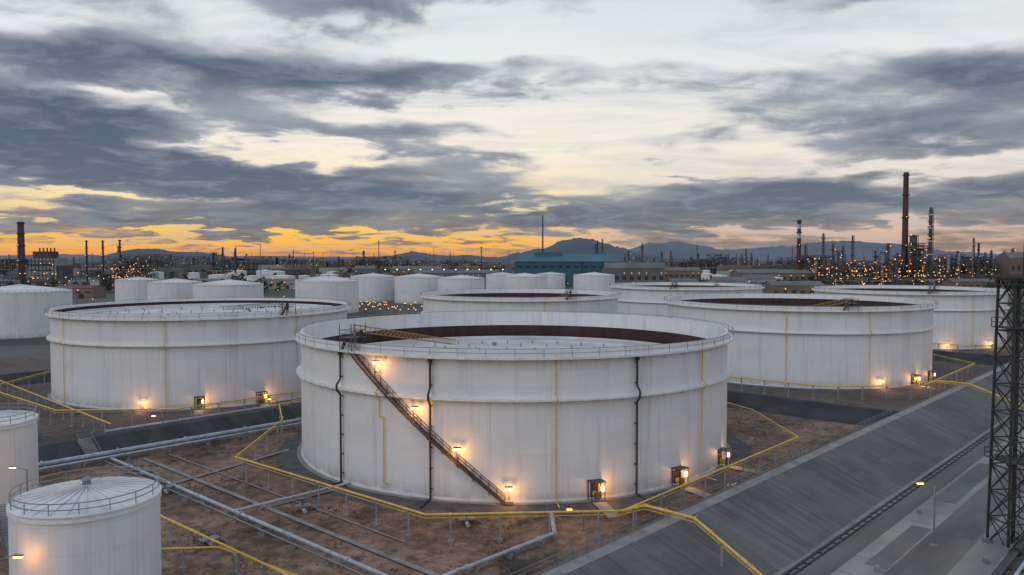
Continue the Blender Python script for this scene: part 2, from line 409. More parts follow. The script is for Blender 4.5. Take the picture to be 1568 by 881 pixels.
M['roadc']=pmat('worn_road_concrete',(.13,.125,.12),(.25,.24,.225),.12,.9,bump=.02,st=(.4,1.6,1))
M['roadp']=pmat('road_asphalt_lane',(.085,.082,.08),(.15,.145,.135),.1,.9,bump=.02,st=(.3,2,1))
M['pave']=pmat('concrete_pavement',(.16,.155,.15),(.29,.28,.26),.1,.9,bump=.02,st=(.5,1.8,1))
strip('concrete_ground',-60,38,.01,'roadc')
strip('road',20,33.0,.02,'pave'); strip('road_lane',23.4,28.6,.024,'roadp'); strip('road_shoulder',33.0,36.0,.024,'roadp')
m=MB()
for s in(19.8,37.0):
    m.box((300,s,.07),(760,.28,.15),'conc')
m.obj('kerb',rot=SA)
m=MB()
for i in range(240): m.box((-60+i*2.2,36.2,.06),(.35,1.0,.1),'steel')
m.box((230,35.85,.12),(600,.12,.14),'steel'); m.box((230,36.55,.12),(600,.12,.14),'steel')
m.obj('drain_channel',rot=SA)
m=MB()
for i in range(75): m.box((-60+i*6,30.9,.021),(.07,4.2,.012),'steel')
m.box((150,33.0,.021),(500,.07,.012),'steel'); m.obj('road_expansion_joint',rot=SA)
m=MB()
for j,(t,s,a,b) in enumerate(((70,31,7,3),(103,30,9,2.4),(62,25,12,3),(140,31,14,3),(88,26,10,2.5),(120,24.8,9,2),(95,17,14,4))):
    z=.034+.001*j
    m.face([(t-a,s-b/2,z),(t+a,s-b/2,z),(t+a,s+b/2,z),(t-a,s+b/2,z)],'asphalt')
m.obj('road_patch',rot=SA)
m=MB()
for (t,s) in ((93,29.5),(118,32),(104,21)):
    m.box((t,s,.25),(.9,.5,.45),'conc',.4); m.box((t,s,.5),(.6,.3,.1),'galv',.4)
m.obj('concrete_blocks',rot=SA)
m=MB()
def pathseg(a,b,w,z):
    a=Vector((*a,z));b=Vector((*b,z)); n=Vector((-(b-a).y,(b-a).x,0)).normalized()*w/2
    m.face([a-n,b-n,b+n,a+n],'conc')
pathseg((58,62),(58,140),.8,.33); pathseg((62.3,75),(62.3,140),.3,.34)
pathseg((50,120),(90,130),1.0,.335); pathseg((57,100),(72,100),1.0,.336)
m.obj('concrete_path',rot=SA)
m=MB()
M['grass']=pmat('dry_grass',(.08,.06,.035),(.15,.11,.065),.5,.9)
M['stone']=pmat('gravel_stone',(.09,.07,.055),(.22,.17,.13),1,.9)
for i in range(11000):
    t=random.uniform(44,172); s=random.uniform(58,146)
    if mn.noise(Vector((t*.09,s*.09,2)))<.10: continue
    p=Vector((t,s,.1)); 
    if (L(t,s)-Vector((.4,151,0))).length<45: continue
    for q in range(4):
        a=random.uniform(0,6.28); h=random.uniform(.12,.34); d=Vector((math.cos(a),math.sin(a),0))
        w=Vector((-d.y,d.x,0))*.08
        m.face([p-w,p+w,p+d*.45*random.random()+Vector((0,0,h))],'grass')
m.obj('dry_grass',rot=SA)
m=MB()
for i in range(2600):
    t=random.uniform(40,172); s=random.uniform(57,146)
    if (L(t,s)-Vector((.4,151,0))).length<42: continue
    r=random.uniform(.04,.17); p=(t,s,.15)
    m.tube((t,s,.1),(t,s,.15+r),r,'stone',5,r1=r*.5,smooth=False)
m.obj('gravel',rot=SA)

# ------------------------------------------------------------------ pipelines
def pipeline(name,pts,r,k,sp=6,post='post',w=.2,extra=False,posts=True):
    m=MB()
    for a,b in zip(pts,pts[1:]):
        a=Vector(a);b=Vector(b); m.tube(a,b,r,k,10,caps=True)
        if extra: m.tube(a+Vector((0,0,-.45)),b+Vector((0,0,-.45)),r*.35,k,6)
        d=b-a; n=max(1,int(d.length/sp)); sd=Vector((-d.y,d.x,0)).normalized()
        if posts:
            for j in range(n):
                p=a+d*((j+.5)/n)
                if p.z<.5: continue
                m.beam((p.x,p.y,0),(p.x,p.y,p.z-r-.1),w,post)
                m.beam(p+sd*.55-Vector((0,0,r+.08)),p-sd*.55-Vector((0,0,r+.08)),w*.8,post)
                m.box((p.x,p.y,.25),(.7,.7,.5),'conc')
        for j in range(int(d.length/12)+1):
            p=a+d*min(1,(j*12+3)/d.length); e=d.normalized()*.09
            m.tube(p-e,p+e,r*1.5,k,10)
    for p in pts[1:-1]:
        p=Vector(p); m.tube(p-Vector((0,0,r*1.0)),p+Vector((0,0,r*1.0)),r*1.02,k,10)
    return m.obj(name)
loop=[(-40,190),(-50,170),(-44.7,154),(-43.8,125),(-10.6,96.7),(13.8,98.2),(50.3,139),(49.8,164),(40,190),(20,199)]
for ox,oy in ((0,0),(87.4,97),(-83.5,66.7),(174,188)):
    pipeline('yellow_fire_water_pipeline',[(x+ox,y+oy,3.7) for x,y in loop],.14,'yellow',6,extra=True)
for ox,oy in ((0,0),(87.4,97)):
    pipeline('yellow_fire_water_pipeline',[(13.8+ox,98.2+oy,3.7),(16+ox,95+oy,5.4),(21+ox,90.5+oy,5.3),(25+ox,82+oy,3.0),(27.5+ox,76+oy,1.6),(40+ox,72+oy,1.4)],.18,'yellow',5,extra=True)
def LT(pts): return [tuple(L(*p)) for p in pts]
pipeline('grey_product_pipeline',LT([(-20,143.6,1.5),(170,143.6,1.5)]),.42,'bluepipe',7,w=.3)
pipeline('grey_product_pipeline',LT([(-20,141.9,1.2),(96,141.9,1.2),(98,136,1.2)]),.22,'bluepipe',7,w=.2)
pipeline('grey_product_pipeline',LT([(53.2,59,.9),(53.2,143,.9)]),.26,'bluepipe',7,w=.2)
pipeline('grey_product_pipeline',LT([(51.9,59,.8),(51.9,143,.8)]),.12,'galv',7,w=.15)
pipeline('grey_product_pipeline',[(5.3,106,.9),(5.3,97.8,1.0),(-5.9,85.9,1.0),(-14,77,1.0)],.26,'bluepipe',5,w=.2)
pipeline('grey_product_pipeline',LT([(53.2,100,.9),(76,100,.7)]),.2,'bluepipe',7,w=.2)
pipeline('yellow_fire_water_pipeline',[(-48,102,3),(-24,80.9,3),(-15,72,3)],.14,'yellow',5)
pipeline('yellow_fire_water_pipeline',[(-41,88,2.6),(-33,88.7,2.6),(-20,79,2.6)],.13,'yellow',5)
pipeline('yellow_fire_water_pipeline',LT([(60,160,3.2),(62,240,3.2)]),.16,'yellow',6)
pipeline('black_pipeline',LT([(20,18.6,1.0),(190,18.6,1.0)]),.4,'blackpipe',6,'steel',w=.25)
pipeline('grey_product_pipeline',LT([(20,17.2,1.0),(190,17.2,1.0)]),.2,'bluepipe',6,'steel',w=.2)
pipeline('grey_product_pipeline',LT([(60,163,1.2),(300,163,1.2)]),.3,'bluepipe',8,w=.2)
def steps(t,s,dirn=1):
    m=MB()
    for i in range(11): m.box((t,s+i*.5,.15+i*.28),(2.2,.52,.3+.0*i),'conc')
    for q in(-1.15,1.15):
        m.beam((t+q,s,1.2),(t+q,s+5.3,4.2),.07,'galv')
        for j in range(4): m.beam((t+q,s+j*1.7,.2+j*.9),(t+q,s+j*1.7,1.25+j*.95),.07,'galv')
    return m.obj('concrete_steps',rot=SA)
steps(52,145.6); steps(150,145.6)
def valve_station(x,y,r=0):
    m=MB()
    m.box((0,0,.9),(2.4,1.4,.08),'galv')
    for a in(-1.1,1.1):
        for b in(-.6,.6): m.beam((a,b,0),(a,b,2.0),.09,'galv')
    m.beam((-1.1,-.6,1.95),(1.1,-.6,1.95),.07,'galv'); m.beam((-1.1,.6,1.95),(1.1,.6,1.95),.07,'galv')
    for i in range(4): m.box((1.3+i*.28,0,.75-i*.22),(.28,.8,.05),'galv')
    m.tube((0,-1.6,.45),(0,1.6,.45),.26,'bluepipe',10); m.tube((0,0,.45),(0,0,1.4),.1,'green',8); m.tube((0,0,1.4),(0,0,1.46),.4,'green',12)
    return m.obj('valve_platform',(x,y,.1),r)
for x,y,r in ((-29,109,.5),(-6,103.5,.2),(34,119,.8),(-52,118,.6),(-37,96,.7),(48,133,.8),(-60,128,.75)): valve_station(x,y,r)
m=MB()
for i in range(60):
    t=20+i*2.5; m.beam((t,51.0,3.6),(t,51.0,4.9),.06,'galv')
m.beam((20,51,4.9),(168,51,4.9),.06,'galv'); m.beam((20,51,4.45),(168,51,4.45),.05,'galv')
m.obj('bund_handrail',rot=SA)
m=MB()
for i in range(40):
    t=-10+i*4.; m.beam((t,158.8,0),(t,158.8,1.5),.08,'galv')
m.beam((-10,158.8,1.45),(146,158.8,1.45),.06,'galv'); m.obj('handrail',rot=SA)

# ------------------------------------------------------------------ street lamps
def street_lamp(x,y,h=7.6,yaw=0,power=60,dble=False):
    m=MB(); m.box((0,0,.15),(.7,.7,.3),'conc'); m.tube((0,0,.3),(0,0,h),.12,'galv',8,r1=.07)
    for q in((-1,1) if dble else (-1,)):
        m.tube((0,0,h-.05),(q*1.5,0,h+.35),.05,'galv',6); m.box((q*1.8,0,h+.36),(.8,.3,.12),'galv'); m.box((q*1.8,0,h+.24),(.66,.28,.12),'warm')
    o=m.obj('street_lamp',(x,y,0),yaw)
    if power: point('lamp_light',(-1.8,0,h-.1),power,o,r=.15)
    return o
street_lamp(51.4,95.8,7.6,0,160)
street_lamp(-49,88,3.2,.3,60); street_lamp(-43.3,66,9.9,math.pi,80)
street_lamp(-61.5,100,8.4,0,90)
for t,s in ((185,26),(240,26),(300,26)): p=L(t,s); street_lamp(p.x,p.y,8,0,0)
street_lamp(9.2,101.5,2.6,0,40)
for t,s in ((96,160),(70,160)): p=L(t,s); street_lamp(p.x,p.y,3,0,0)

# ------------------------------------------------------------------ lattice tower
def lattice(name,x,y,h,w0,w1,seg,k='steel',bw=.2,plats=(),loc_rot=0.3,ladder=True):
    m=MB()
    def cor(z): 
        w=(w0+(w1-w0)*z/h)/2; return [Vector((a*w,b*w,z)) for a,b in((-1,-1),(1,-1),(1,1),(-1,1))]
    n=int(h/seg)
    for i in range(n):
        A=cor(i*h/n);B=cor((i+1)*h/n)
        for q in range(4):
            m.beam(A[q],B[q],bw,k); m.beam(B[q],B[(q+1)%4],bw*.6,k)
            m.beam(A[q],B[(q+1)%4],bw*.45,k); m.beam(A[(q+1)%4],B[q],bw*.45,k)
    for z,pw in plats:
        m.box((0,0,z),(pw,pw,.12),k)
        for zz in(.6,1.15):
            c=[Vector((a*pw/2,b*pw/2,z+zz)) for a,b in((-1,-1),(1,-1),(1,1),(-1,1))]
            for q in range(4): m.beam(c[q],c[(q+1)%4],.07,k)
        for a,b in((-1,-1),(1,-1),(1,1),(-1,1),(0,-1),(-1,0)): m.beam((a*pw/2,b*pw/2,z),(a*pw/2,b*pw/2,z+1.15),.07,k)
    if ladder:
        for i in range(int(h/.6)): m.beam((.45,-.1,i*.6),(.95,-.1,i*.6),.035,k)
        m.beam((.45,-.1,0),(.45,-.1,h),.05,k); m.beam((.95,-.1,0),(.95,-.1,h),.05,k)
    for a,b in((-1,-1),(1,-1),(1,1),(-1,1)): m.box((a*w0/2,b*w0/2,.25),(.9,.9,.6),'conc')
    return m,name,(x,y,0),loc_rot
m,n,l,r=lattice('steel_lattice_tower',60.9,96,33,3.5,2.7,3.3,'steel',.24,plats=((10.7,4.2),(26.8,3.6),(32.0,4.0)),loc_rot=.12)
m.box((0,0,32.9),(4.2,4.2,.3),'steel'); m.tube((.9,.9,0),(.9,.9,32),.16,'blackpipe',8)
m.obj(n,l,r)

# ------------------------------------------------------------------ distant plant
def at(k,Y): return (k*Y,Y)
def K(px): return (px-784)/1220.0
M['stackred']=pmat('chimney_red_brown',(.065,.032,.03),(.10,.05,.045),.05,.8)
M['stackdark']=pmat('chimney_dark_concrete',(.045,.045,.055),(.075,.07,.075),.05,.8)
M['white']=pmat('white_band_paint',(.45,.43,.42),(.55,.53,.5),.1,.7)
M['farsteel']=pmat('plant_steel_hazy',(.045,.045,.053),(.09,.085,.092),.1,.7)
M['farpale']=pmat('plant_pale_metal',(.18,.18,.19),(.28,.27,.27),.05,.6)
def chimney(k,Y,h,r0,r1,mat='stackred',bands=()):
    m=MB(); m.lathe([(r0,0),(r1,h)],mat,24); m.lathe([(r1,h),(r1-.5,h),(r1-.5,h-3)],'steel',24)
    for f in(.35,.6,.8,.97):
        rr=r0+(r1-r0)*f; m.lathe([(rr,h*f),(rr+1.1,h*f),(rr+1.1,h*f+1.3),(rr+.9,h*f+1.3),(rr+.9,h*f+.2)],'steel',16,smooth=False)
    for f0,f1,bm in bands:
        m.lathe([(r0+(r1-r0)*f0+.04,h*f0),(r0+(r1-r0)*f1+.04,h*f1)],bm,24)
    for q in(0,180): 
        m.beam(pol(q,r0+.3,0),pol(q,r1+.3,h),.35,'steel')
    for f in(.35,.6): m.box(pol(-10,r0+(r1-r0)*f+1.4,h*f+1.5),(.7,.5,.6),'warmfar')
    x,y=at(k,Y); return m.obj('chimney_stack',(x,y,0))
chimney(K(1385),960,137,3.9,2.9,'stackred',((.955,1.,'stackdark'),(.62,.64,'stackdark')))
chimney(K(1223),1000,82,2.8,2.2,'stackred',((.86,.93,'white'),(.72,.79,'white'),(.93,1,'stackdark')))
chimney(K(33),1100,84,5.2,4.0,'stackdark')
for px,ytop,Y,r in ((133,368,1200,1.6),(158,368,1200,1.6),(184,367,1200,1.7),(605,384,1500,1.3),(1498,372,1300,2.0),(737,378,1700,1.2),(1340,384,1200,1.6)):
    chimney(K(px),Y,35+(394-ytop)*Y/1220,r,r*.8,'stackdark')
LF=[1.0]
def column(m,x,y,h,r,k='farsteel'):
    m.lathe([(r,0),(r,h*.96),(r*.6,h),(0,h+.2)],k,14,(x,y,0))
    for i in range(random.randint(2,6)):
        z=h*random.uniform(.25,.98); m.lathe([(r,z),(r+1.3,z),(r+1.3,z+1.2),(r+1.1,z+1.2),(r+1.1,z+.15)],'farsteel',10,(x,y,0),smooth=False)
        if random.random()<.8*LF[0]: m.box((x+random.choice((-1,1))*(r+1),y-r-1,z+1.6),(.8,.6,.7),'warmfar')
    m.beam((x+r+.7,y-r*.4,0),(x+r+.7,y-r*.4,h),.45,'farsteel')
def frame(m,x,y,w,d,h,lights=.5,pipes=True,dense=1):
    nx=max(1,int(w/8)); nl=max(1,int(h/6)); bw=.55
    for i in range(nx+1):
        for b in(0,d):
            m.beam((x+i*w/nx,y+b,0),(x+i*w/nx,y+b,h),bw,'farsteel')
    for l in range(1,nl+1):
        z=l*h/nl
        for b in(0,d): m.beam((x,y+b,z),(x+w,y+b,z),bw,'farsteel')
        m.box((x+w/2,y+d/2,z-.4),(w*random.uniform(.5,1),d*.9,.25),'farsteel')
        for i in range(nx):
            a=x+i*w/nx; b2=x+(i+1)*w/nx
            if random.random()<.35: m.beam((a,y,z-h/nl),(b2,y,z),.3,'farsteel')
            if random.random()<.5:
                m.tube((a+1,y+d*.4,z-h/nl*.5),(b2-1,y+d*.4,z-h/nl*.5),random.uniform(1,1.9),random.choice(('farsteel','farpale')),10)
            if random.random()<lights: m.box((a+random.uniform(0,w/nx),y-.8,z-1.2),(random.uniform(.5,1.1),.5,.65),'warmfar' if random.random()<.9 else 'whitefar')
    if pipes:
        for i in range(int(w/5)):
            xx=x+random.uniform(0,w); m.beam((xx,y-.5,0),(xx,y-.5,h*random.uniform(.5,1.1)),random.uniform(.3,.7),random.choice(('farsteel','farpale')))
def plant(name,k,Y,w,d,hmax,seed,ncol=8,lights=.5,nfr=6,fl=None):
    random.seed(seed); m=MB(); LF[0]=min(1,lights*1.5)
    for i in range(nfr):
        fw=random.uniform(.12,.3)*w; frame(m,random.uniform(-w/2,w/2-fw),random.uniform(-d/2,d/2),fw,random.uniform(8,14),hmax*random.uniform(.35,.75),lights)
    for i in range(ncol):
        column(m,random.uniform(-w/2,w/2),random.uniform(-d/2,d/2),hmax*random.uniform(.45,1.0)*(1 if random.random()<.35 else .75),random.uniform(1,2.3),random.choice(('farsteel','farsteel','farpale')))
    for i in range(int(w/7)):
        x=random.uniform(-w/2,w/2); m.box((x,random.uniform(-d/2,d/2),5),(random.uniform(5,18),10,random.uniform(6,14)),random.choice(('farsteel','farpale','farsteel')))
    for i in range(3):
        z=random.uniform(7,14); m.beam((-w/2,-d/2-2-i,z),(w/2,-d/2-2-i,z),.9,random.choice(('farsteel','farpale')))
    for i in range(int(w*lights*.7)):
        m.box((random.gauss(0,w/4),-d/2-3,random.choice((4,7,10,14,19))+random.uniform(-1,1)),(random.uniform(.5,.95),.5,.6),'warmfar' if random.random()<.9 else 'whitefar')
    LF[0]=1.0
    x,y=at(k,Y); return m.obj(name,(x,y,0))
plant('refinery_unit',K(1300),960,78,50,52,11,9,.85,7)
plant('refinery_unit',K(1385),940,60,40,58,12,8,1.0,6)
plant('refinery_unit',K(1345),1080,110,50,45,13,10,.7,7)
plant('refinery_unit',K(1425),1050,60,40,50,14,6,.5,5)
plant('refinery_unit',K(1515),1120,130,60,52,15,16,.25,7)
plant('refinery_unit',K(1240),1150,70,40,42,16,7,.3,4)
plant('refinery_unit',K(1450),1500,260,60,55,17,22,.08,8)
plant('refinery_unit',K(1050),1800,380,70,58,18,18,.03,8)
plant('refinery_unit',K(985),1400,60,40,54,19,8,.1,4)
plant('refinery_unit',K(200),1150,62,30,52,20,5,1.1,6)
plant('refinery_unit',K(350),1500,60,40,60,21,8,.15,4)
plant('refinery_unit',K(450),1900,500,60,52,22,20,.04,8)
plant('refinery_unit',K(120),1700,420,60,50,23,14,.06,8)
plant('refinery_unit',K(640),2000,420,60,50,24,14,.03,6)
plant('refinery_unit',K(60),820,90,30,22,25,4,.25,5)
plant('refinery_unit',K(270),2300,420,60,58,26,14,.03,6)
plant('refinery_unit',K(1180),2100,420,60,60,27,16,.03,6)
random.seed(31)
m=MB(); column(m,0,0,35+(394-318)*.80,2.2,'farsteel'); 
for i in range(8): m.lathe([(2.2,30+i*8),(3.6,30+i*8),(3.6,31.4+i*8)],'white' if i%2 else 'farsteel',10,smooth=False)
m.obj('flare_stack',(*at(K(1424),970),0))
m=MB(); column(m,0,0,62,4.2,'farsteel'); column(m,9,2,46,3,'farpale'); frame(m,-8,-6,22,10,52,.9); m.obj('distillation_column',(*at(K(1398),950),0))
for px,yt,Y in ((1260,357,1050),(1305,360,1050),(1359,372,1000),(1283,383,960),(1466,384,1200),(1490,364,1300),(1508,386,1100),(1550,380,1150),(912,372,1400),(922,365,1400),(983,372,1300),(341,378,1300),(360,380,1300),(1233,374,1000),(1275,372,1100),(1290,376,1020)):
    LF[0]=.5 if px>1200 else .1
    m=MB(); column(m,0,0,35+(394-yt)*Y/1220,1.3 if Y<1350 else 1.1); m.obj('distillation_column',(*at(K(px),Y),0))
for px,yt,Y in ((831,330,1000),(399,374,1200),(580,368,1300),(1568,372,1000),(480,385,1200),(915,368,1250)):
    h=35+(394-yt)*Y/1220; m,n,l,r=lattice('radio_mast',*at(K(px),Y),h,1.8,.7,5,'steel',.35,ladder=False); m.obj(n,l,r)

m=MB(); m.box((0,0,17),(36,30,34),'farpale'); m.box((-4,0,38.5),(22,22,9),'stackred'); m.box((18.5,0,12),(14,26,24),'farsteel'); m.box((-2,-15.3,25),(30,.4,2.5),'steel'); m.box((-2,-15.3,18),(30,.4,1.5),'steel')
for z in (6,11,30): m.box((0,-15.4,z),(34,.5,.7),'steel')
for i in range(9): m.box((-14+i*4,-15.8,random.uniform(4,30)),(.8,.4,.7),'warmfar')
for i in range(7): m.beam((-15+i*5,-15.6,0),(-15+i*5,-15.6,34),.6,'farsteel')
for i in range(5): m.tube((-12+i*5,0,43),(-12+i*5,0,48),1,'farsteel',10)
m.obj('power_station_building',(*at(K(75),1080),0))

M['teal']=pmat('teal_cladding',(.022,.088,.125),(.03,.11,.15),.08,.6)
M['tealroof']=pmat('teal_roof',(.035,.11,.145),(.05,.135,.175),.05,.7)
m=MB(); w,d,h,r=128,60,30,9
m.box((0,0,h/2),(w,d,h),'teal')
m.face([(-w/2-1,-d/2-1,h),(w/2+1,-d/2-1,h),(w/2-10,0,h+r),(-w/2+10,0,h+r)],'tealroof'); m.face([(w/2+1,d/2+1,h),(-w/2-1,d/2+1,h),(-w/2+10,0,h+r),(w/2-10,0,h+r)],'tealroof')
m.face([(-w/2-1,d/2+1,h),(-w/2-1,-d/2-1,h),(-w/2+10,0,h+r)],'teal'); m.face([(w/2+1,-d/2-1,h),(w/2+1,d/2+1,h),(w/2-10,0,h+r)],'teal')
m.box((-22,0,h+r-1),(34,16,7),'tealroof'); m.box((18,-d/2-.3,h*.5),(1.5,.5,h),'steel')
for i in range(12): m.box((-w/2+6+i*10,-d/2-.3,h-6),(6,.4,2.2),'steel'); m.box((-w/2+2+i*10,-d/2-.25,h/2),(.5,.4,h-1),'tealroof')
m.obj('blue_warehouse_hall',(*at(K(866),1000),0))

random.seed(41)
M['wallpale']=pmat('warehouse_pale_cladding',(.24,.23,.22),(.33,.31,.29),.05,.7)
M['walltan']=pmat('warehouse_tan_cladding',(.14,.10,.08),(.19,.14,.11),.05,.7)
M['roofgrey']=pmat('warehouse_grey_roof',(.09,.095,.105),(.15,.15,.155),.05,.8)
def shed(px,Y,w,d,h,wk='wallpale',rk='roofgrey',name='warehouse'):
    m=MB(); m.box((0,0,h/2),(w,d,h),wk); r=h*.25
    m.face([(-w/2-.5,-d/2-.5,h+.02),(w/2+.5,-d/2-.5,h+.02),(w/2+.5,0,h+r),(-w/2-.5,0,h+r)],rk); m.face([(w/2+.5,d/2+.5,h+.02),(-w/2-.5,d/2+.5,h+.02),(-w/2-.5,0,h+r),(w/2+.5,0,h+r)],rk)
    for q in(-1,1): m.face([(q*w/2,-d/2,h),(q*w/2,d/2,h),(q*w/2,0,h+r)],wk)
    n=max(2,int(w/7))
    for i in range(n):
        m.box((-w/2+w*(i+.5)/n,-d/2-.15,h*.6),(w/n*.5,.2,h*.16),'steel')
        if random.random()<.4: m.box((-w/2+w*(i+.5)/n,-d/2-.6,h*.8),(.7,.5,.5),'warmfar')
    m.box((w*.2,-d/2-.12,h*.22),(4,.18,h*.44),'steel')
    m.obj(name,(*at(K(px),Y),0))
shed(122,690,34,22,9,'walltan','brick'); shed(40,620,40,22,8,'walltan','brick')
shed(1115,720,28,20,14,'wallpale'); shed(1045,760,26,20,12,'walltan'); shed(1215,640,42,24,13,'walltan','roofgrey'); shed(1160,800,30,20,14)
shed(1555,1100,34,30,34,'walltan','roofgrey'); shed(1490,800,50,20,11,'walltan'); shed(1020,1100,90,30,17,'walltan'); shed(700,1050,110,40,15,'roofgrey')
shed(640,1150,70,40,18,'walltan'); shed(560,1200,30,30,18,'roofgrey'); shed(1180,1000,90,40,16,'walltan')
shed(970,820,60,26,24,'roofgrey'); shed(430,900,50,20,9); shed(300,900,60,24,9,'roofgrey'); shed(520,850,36,20,9)
random.seed(43); m=MB()
for i in range(420):
    Y=random.uniform(1200,4500); X=random.uniform(-.68,.68)*Y; w=random.uniform(12,70); h=random.uniform(5,20)
    m.box((X,Y,h/2),(w,random.uniform(12,40),h),random.choice(('wallpale','roofgrey','farsteel','roofgrey','walltan','farsteel')))
    if random.random()<.3: m.beam((X+4,Y,0),(X+4,Y,random.uniform(25,60)),1.2,'farsteel')
    if random.random()<.2: m.box((X+random.uniform(-20,20),Y-25,random.uniform(4,20)),(1.4,.8,1.1),'warmfar')
m.obj('distant_industrial_district')
for i in range(26):
    Y=random.uniform(850,1500); k=random.choice((random.uniform(K(230),K(620)),random.uniform(K(950),K(1200)))); R=random.uniform(7,13)
    cone_tank(k*Y,Y,R,random.uniform(9,14),ribs=12,rail=False)
m=MB()
for i in range(150):
    Y=random.uniform(480,1300); k=random.uniform(-.62,.62); h=random.uniform(5,10)
    x,y=at(k,Y); s=.3+Y/2200
    m.beam((x,y,0),(x,y,h),.15,'steel'); m.box((x-.5,y,h+.1),(s,.3,s*.6),'warmfar' if random.random()<.85 else 'whitefar')
for i in range(36):
    Y=random.uniform(470,560); x=random.uniform(K(540),K(650))*Y; m.beam((x,Y,0),(x,Y,4),.15,'steel'); m.box((x,Y,4.2),(.55,.3,.4),'warmfar')
m.obj('yard_light_poles')
m=MB()
for i in range(11):
    x,y=at(K(590+i*18),1020); m.beam((x,y,0),(x,y,19),.3,'steel'); m.box((x,y-.5,19.5),(1.3,.6,1.0),'whitefar')
m.obj('floodlight_masts')

M['leaf']=pmat('foliage',(.018,.028,.014),(.045,.058,.028),.15,.9)
M['bark']=pmat('bark',(.06,.045,.035),(.09,.07,.05),1,.9)
m=MB(); random.seed(51)
def tree(m,x,y,h):
    m.tube((x,y,0),(x,y,h*.5),h*.03,'bark',5,r1=h*.015)
    cl=[(x+random.gauss(0,h*.16),y+random.gauss(0,h*.16),h*random.uniform(.4,.9),h*random.uniform(.12,.22)) for _ in range(6)]
    for c in cl:
        m.beam((x,y,h*.35),c[:3],h*.02,'bark')
        for j in range(9):
            p=Vector(c[:3])+Vector((random.gauss(0,1),random.gauss(0,1),random.gauss(0,.7)))*c[3]*.6
            u=Vector((random.gauss(0,1),random.gauss(0,1),random.gauss(0,1))).normalized()*h*.06; w=u.orthogonal().normalized()*h*.055
            m.face([p-u-w,p+u-w,p+u*.8+w,p-u+w],'leaf')
for i in range(1100):
    Y=random.choice((random.uniform(720,900),random.uniform(900,1600),random.uniform(1400,2600))); k=random.uniform(-.66,.66)
    if Y<900 and -.3<k<.2: continue
    if k<-.48 and 850<Y<1420: continue
    k+=.01*math.sin(i); tree(m,k*Y,Y,random.uniform(7,14))
m.obj('distant_trees')
m_,nt,b,tc=newmat('sea_water',.12); b.inputs['Base Color'].default_value=(.10,.12,.13,1)
bn=nt.nodes.new('ShaderNodeBump'); bn.inputs['Distance'].default_value=.4; bn.inputs['Strength'].default_value=.3
nt.links.new(nz(nt,tc.outputs['Object'],.08,5).k,bn.inputs['Height']); nt.links.new(bn.outputs[0],b.inputs['Normal']); M['water']=m_
sheet('water',[(-1300,880),(-700,860),(-445,900),(-560,1150),(-650,1380),(-1400,1420)],'water',.05)

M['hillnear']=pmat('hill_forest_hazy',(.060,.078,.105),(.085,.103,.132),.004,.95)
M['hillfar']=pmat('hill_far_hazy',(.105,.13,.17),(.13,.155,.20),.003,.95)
def hills(Y,prof,k,seed,depth=900):
    m=MB(); mi=m.mi(k); xs=[]; x=prof[0][0]
    while x<prof[-1][0]: xs.append(x); x+=2
    def ht(x):
        for (a,ya),(b,yb) in zip(prof,prof[1:]):
            if a<=x<=b:
                f=(x-a)/(b-a); f=f*f*(3-2*f); return ya+(yb-ya)*f-1.5*(ya<388)
        return 394
    rows=13
    for r in range(rows):
        s=-1+2*r/(rows-1)
        for x in xs:
            yy=Y+s*depth; hh=35+(394-ht(x))*Y/1220; hh*= (1-abs(s)**1.6)
            hh*=1+.10*mn.fractal(Vector((x*.05,s*2.5,seed)),1,2,5); hh+= 9*mn.noise(Vector((x*.21,s*4,seed)))*(1-abs(s)); m.v.append((K(x)*Y*(1+.02*s),yy,hh-4))
    nx=len(xs)
    for r in range(rows-1):
        for i in range(nx-1):
            a=r*nx+i; m.f.append((a,a+1,a+nx+1,a+nx)); m.m.append(mi); m.sm.append(True)
    m.obj('hills')
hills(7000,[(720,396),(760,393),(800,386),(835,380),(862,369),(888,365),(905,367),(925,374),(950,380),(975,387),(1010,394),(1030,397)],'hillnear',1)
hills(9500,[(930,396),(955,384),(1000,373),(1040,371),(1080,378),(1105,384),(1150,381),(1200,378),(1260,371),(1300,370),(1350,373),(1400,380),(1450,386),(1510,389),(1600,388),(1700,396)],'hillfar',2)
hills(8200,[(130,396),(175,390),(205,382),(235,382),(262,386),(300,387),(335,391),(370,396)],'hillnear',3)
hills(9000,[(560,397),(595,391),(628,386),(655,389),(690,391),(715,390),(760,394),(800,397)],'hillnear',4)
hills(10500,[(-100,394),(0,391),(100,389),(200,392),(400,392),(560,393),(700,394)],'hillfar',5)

# ------------------------------------------------------------------ sky
w=bpy.data.worlds.new("World"); sc.world=w; w.use_nodes=True; nt=w.node_tree; nt.nodes.clear()
tc=nt.nodes.new('ShaderNodeTexCoord'); x,y,z=sep(nt,tc.outputs['Generated'])
az=x._m('ARCTAN2',y); el=z._m('ARCSINE')
zc=z._m('MAXIMUM',0.0)+.13
px_,py_=x/zc,y/zc
pv=comb(nt,px_,py_,0.)
def mapped(v,loc=(0,0,0),rot=0,scale=(1,1,1),typ='POINT'):
    n=nt.nodes.new('ShaderNodeMapping'); n.vector_type=typ; nt.links.new(v,n.inputs[0])
    n.inputs['Location'].default_value=loc; n.inputs['Rotation'].default_value=(0,0,rot); n.inputs['Scale'].default_value=scale
    return n.outputs[0]
nA=nz(nt,mapped(pv,scale=(.9,1.25,1),rot=.10),1.0,6,.55,.4)
nB=nz(nt,mapped(pv,loc=(3,1,7),scale=(1.1,1.15,1),rot=-.12),3.2,6,.60,.4)
nW=nz(nt,mapped(pv,loc=(9,4,2),scale=(.6,1.5,1),rot=.25),1.5,6,.64,.7)
